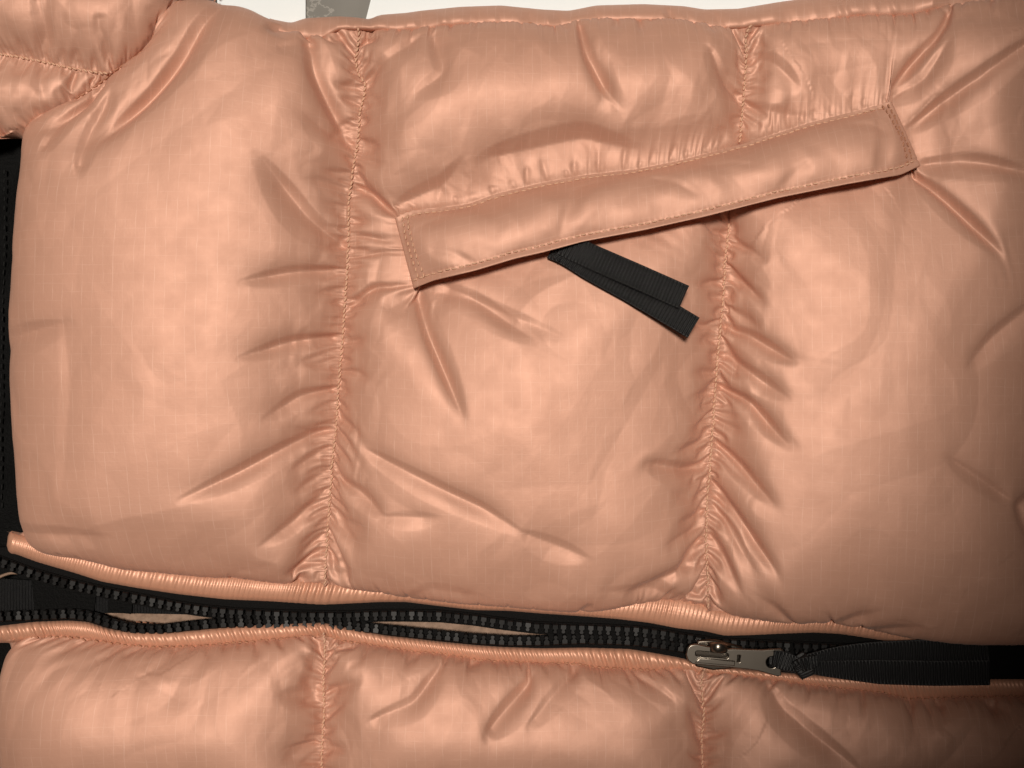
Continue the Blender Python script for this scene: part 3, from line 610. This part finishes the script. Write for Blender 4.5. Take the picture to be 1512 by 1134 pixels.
# ---------------------------------------------------------------- grosgrain ribbons
def ribbon(name,path,width,m,parent,thick=2.2,pitch=5.0,roll=0,edge=True,**kw):
    """path: photo px (x,y) with z; flat strap with cross ribs"""
    a=np.array(path,float); q=np.c_[np.array([P(a[i:i+1,:2],a[i,2])[0] for i in range(len(a))]),a[:,2]]
    q=smooth(q,6,2); q=resamp(q,pitch/6); n=len(q); t=np.gradient(q,axis=0); t/=np.linalg.norm(t,axis=1,keepdims=True)
    sd=np.stack([-t[:,1],t[:,0],t[:,2]*0],1); sd/=np.linalg.norm(sd,axis=1,keepdims=True); nn=np.cross(t,sd); nn*=np.sign(nn[:,2:])
    wd=np.broadcast_to(np.asarray(width if np.ndim(width) else [width,width],float)[None],(1,2)) if np.ndim(width)==0 else None
    wv_=np.interp(np.linspace(0,1,n),np.linspace(0,1,len(np.atleast_1d(width))),np.atleast_1d(width)) if np.ndim(width) else np.full(n,float(width))
    cs=np.array([-1,-.97,-.9,-.82,-.5,0,.5,.82,.9,.97,1.0]); s=np.arange(n)*pitch/6
    rib=1.3*np.sin(s*2*math.pi/pitch); top=[];
    for c in cs:
        e=1.0 if abs(c)<.86 else .0
        zz=thick/2*(1 if abs(c)<.99 else .3)+rib*e+(.5*np.sin(s*4*math.pi/pitch+c*9) if .86<abs(c)<.99 else 0)
        top.append(q+sd*(c*wv_/2)[:,None]+nn*np.reshape(zz*np.ones(n),(-1,1))+roll*sd*0)
    bot=[q+sd*(c*wv_/2)[:,None]-nn*thick/2 for c in cs[::-1][1:-1:3]]
    A=np.stack(top+bot+[top[0]]); me=grid_mesh(name,A)
    bm=me; return part(name,me,m,parent,**kw)
# pocket pull: a strap folded in two, hanging out under the flap
pull=bpy.data.objects.new('pocket_ribbon_pull',None); COL.objects.link(pull); pull.parent=jacket; pull.location=(0,0,-FZ*S); pull['label']='folded black ribbon pull hanging from under the pocket flap'
ribbon('ribbon_tail',[(815,366,68),(835,374,76),(870,396,86),(930,429,92),(972,453,95),(1024,484,96)],33,M_RIB,pull)
ribbon('ribbon_tail',[(818,352,68),(846,367,80),(880,382,92),(940,408,101),(1010,439,102)],35,M_RIB,pull)
ribbon('ribbon_fold',[(820,352,66),(826,366,72),(836,380,76)],30,M_RIB,pull)
# zipper slider
sl_o=bpy.data.objects.new('zipper_slider',None); COL.objects.link(sl_o); sl_o.parent=jacket; sl_o.location=(0,0,-FZ*S); sl_o['label']='nickel zipper slider with its pull tab'
def plate(name,outer,holes,z0,th,bev,m,parent,org,ang,tilt=0):
    cu=bpy.data.curves.new(name,'CURVE'); cu.dimensions='2D'; cu.fill_mode='BOTH'; cu.extrude=th*S/2; cu.bevel_depth=bev*S; cu.bevel_resolution=2
    for ring in [outer]+holes:
        sp=cu.splines.new('POLY'); sp.points.add(len(ring)-1); sp.use_cyclic_u=True
        for pnt,(x,y) in zip(sp.points,ring): pnt.co=(x*S,-y*S,0,1)
    tmp=bpy.data.objects.new(name,cu); COL.objects.link(tmp); dg=bpy.context.evaluated_depsgraph_get(); me=bpy.data.meshes.new_from_object(tmp.evaluated_get(dg)); bpy.data.objects.remove(tmp)
    me.materials.clear(); me.materials.append(m)
    o=link(name,me,m,parent); q=P([org],z0)[0]; o.location=W(q[0],q[1],z0); o.rotation_euler=(0,tilt,ang); return o
def rr(x0,x1,y0,y1,r,n=6):
    o=[]
    for cx,cy,a0 in ((x1-r,y0+r,-90),(x1-r,y1-r,0),(x0+r,y1-r,90),(x0+r,y0+r,180)):
        for k in range(n+1):
            a=math.radians(a0+90*k/n); o.append((cx+r*math.cos(a),cy+r*math.sin(a)))
    return o
def circ(cx,cy,r,n=24,ry=None): return [(cx+r*math.cos(2*math.pi*k/n),cy+(ry or r)*math.sin(2*math.pi*k/n)) for k in range(n)]
AN=math.radians(-5)
plate('slider_body',[(0,-17),(24,-20),(62,-13),(66,-8),(66,10),(60,14),(24,20),(0,17),(-3,0)],[],16,6,2.5,M_METAL_D,sl_o,(1030,964),AN)
plate('slider_body',[(0,-17),(24,-20),(62,-13),(66,-8),(66,10),(60,14),(24,20),(0,17),(-3,0)],[],2,3,1.5,M_METAL_D,sl_o,(1030,964),AN)
# crown that holds the pull: an arched bar along the slider
def arch(name,p0,p1,z0,hgt,wid,m,parent,n=18):
    V=[];Fs=[];k=8; p0=np.array(p0,float);p1=np.array(p1,float); d=(p1-p0)/np.linalg.norm(p1-p0); sd=np.array([-d[1],d[0]])
    for i in range(n):
        t=i/(n-1); c=p0+(p1-p0)*t; z=z0+hgt*math.sin(t*math.pi)**.55; w=wid*(.75+.35*math.sin(t*math.pi))
        for j in range(k):
            a=2*math.pi*j/k; q=P([c+sd*math.cos(a)*w/2],z)[0]; V.append((q[0],q[1],z+math.sin(a)*3.2))
    for i in range(n-1):
        for j in range(k): Fs.append((i*k+j,i*k+(j+1)%k,(i+1)*k+(j+1)%k,(i+1)*k+j))
    Fs+= [tuple(range(k)),tuple(range((n-1)*k,n*k))]
    return link(name,mesh(name,wv(V),Fs),m,parent)
arch('slider_bridge',(1042,955),(1080,958),18,24,15,M_METAL,sl_o)
outer=[(2,-8),(5,-13),(12,-15),(28,-13),(60,-12),(66,-13),(90,-14),(108,-15),(124,-17.5),(135,-19),(138,-17),(137,-10),(138,0),(137,10),(138,17),(134,18.5),(122,16),(106,13),(90,12),(66,11.5),(20,11.5),(10,11),(4,7),(1,0)]
plate('pull_tab',outer,[rr(12,62,-8,1.5,4)[::-1],rr(73,79,-7,5,1.5,3)[::-1],circ(124,0,9.5)[::-1]],33,4.5,1.5,M_METAL,sl_o,(1013,966),AN)
plate('pull_tab_ridge',[(20,4.5),(70,4.5),(70,9.5),(16,9.5)],[],37.5,1.5,1.2,M_METAL,sl_o,(1013,966),AN)
# the pull's knotted ribbon
zr=bpy.data.objects.new('zipper_ribbon_pull',None); COL.objects.link(zr); zr.parent=jacket; zr.location=(0,0,-FZ*S); zr['label']='knotted black ribbon tied through the zipper pull'
ribbon('ribbon_loop',[(1136,970,33),(1143,972,42),(1152,974,40),(1166,978,34),(1182,983,32)],[20,26,28,24,20],M_RIB,zr)
ribbon('ribbon_loop',[(1138,974,28),(1150,977,26),(1180,984,26)],[20,24,22],M_RIB,zr)
ribbon('ribbon_knot',[(1176,968,30),(1184,978,42),(1190,988,42),(1193,999,30)],[22,27,27,20],M_RIB,zr)
ribbon('ribbon_knot',[(1170,985,30),(1182,982,44),(1196,979,44),(1208,974,32)],[16,20,20,16],M_RIB,zr)
ribbon('ribbon_tail',[(1192,976,34),(1225,970,30),(1270,966,27),(1340,964,26),(1400,962,27),(1459,957,28)],[20,30,36,38,38,38],M_RIB,zr)
ribbon('ribbon_tail',[(1190,984,32),(1215,987,34),(1250,989,33),(1300,992,32),(1380,994,32),(1461,993,33)],[18,28,36,37,37,37],M_RIB,zr)
# tape end beyond the ribbon
strip('tape_end',[(1440,950),(1560,950)],[(1440,1003),(1560,1004)],9,9,60,8,flatp,M_TAPE)
print('done',time.time()-T0,len(bpy.data.objects),flush=True)
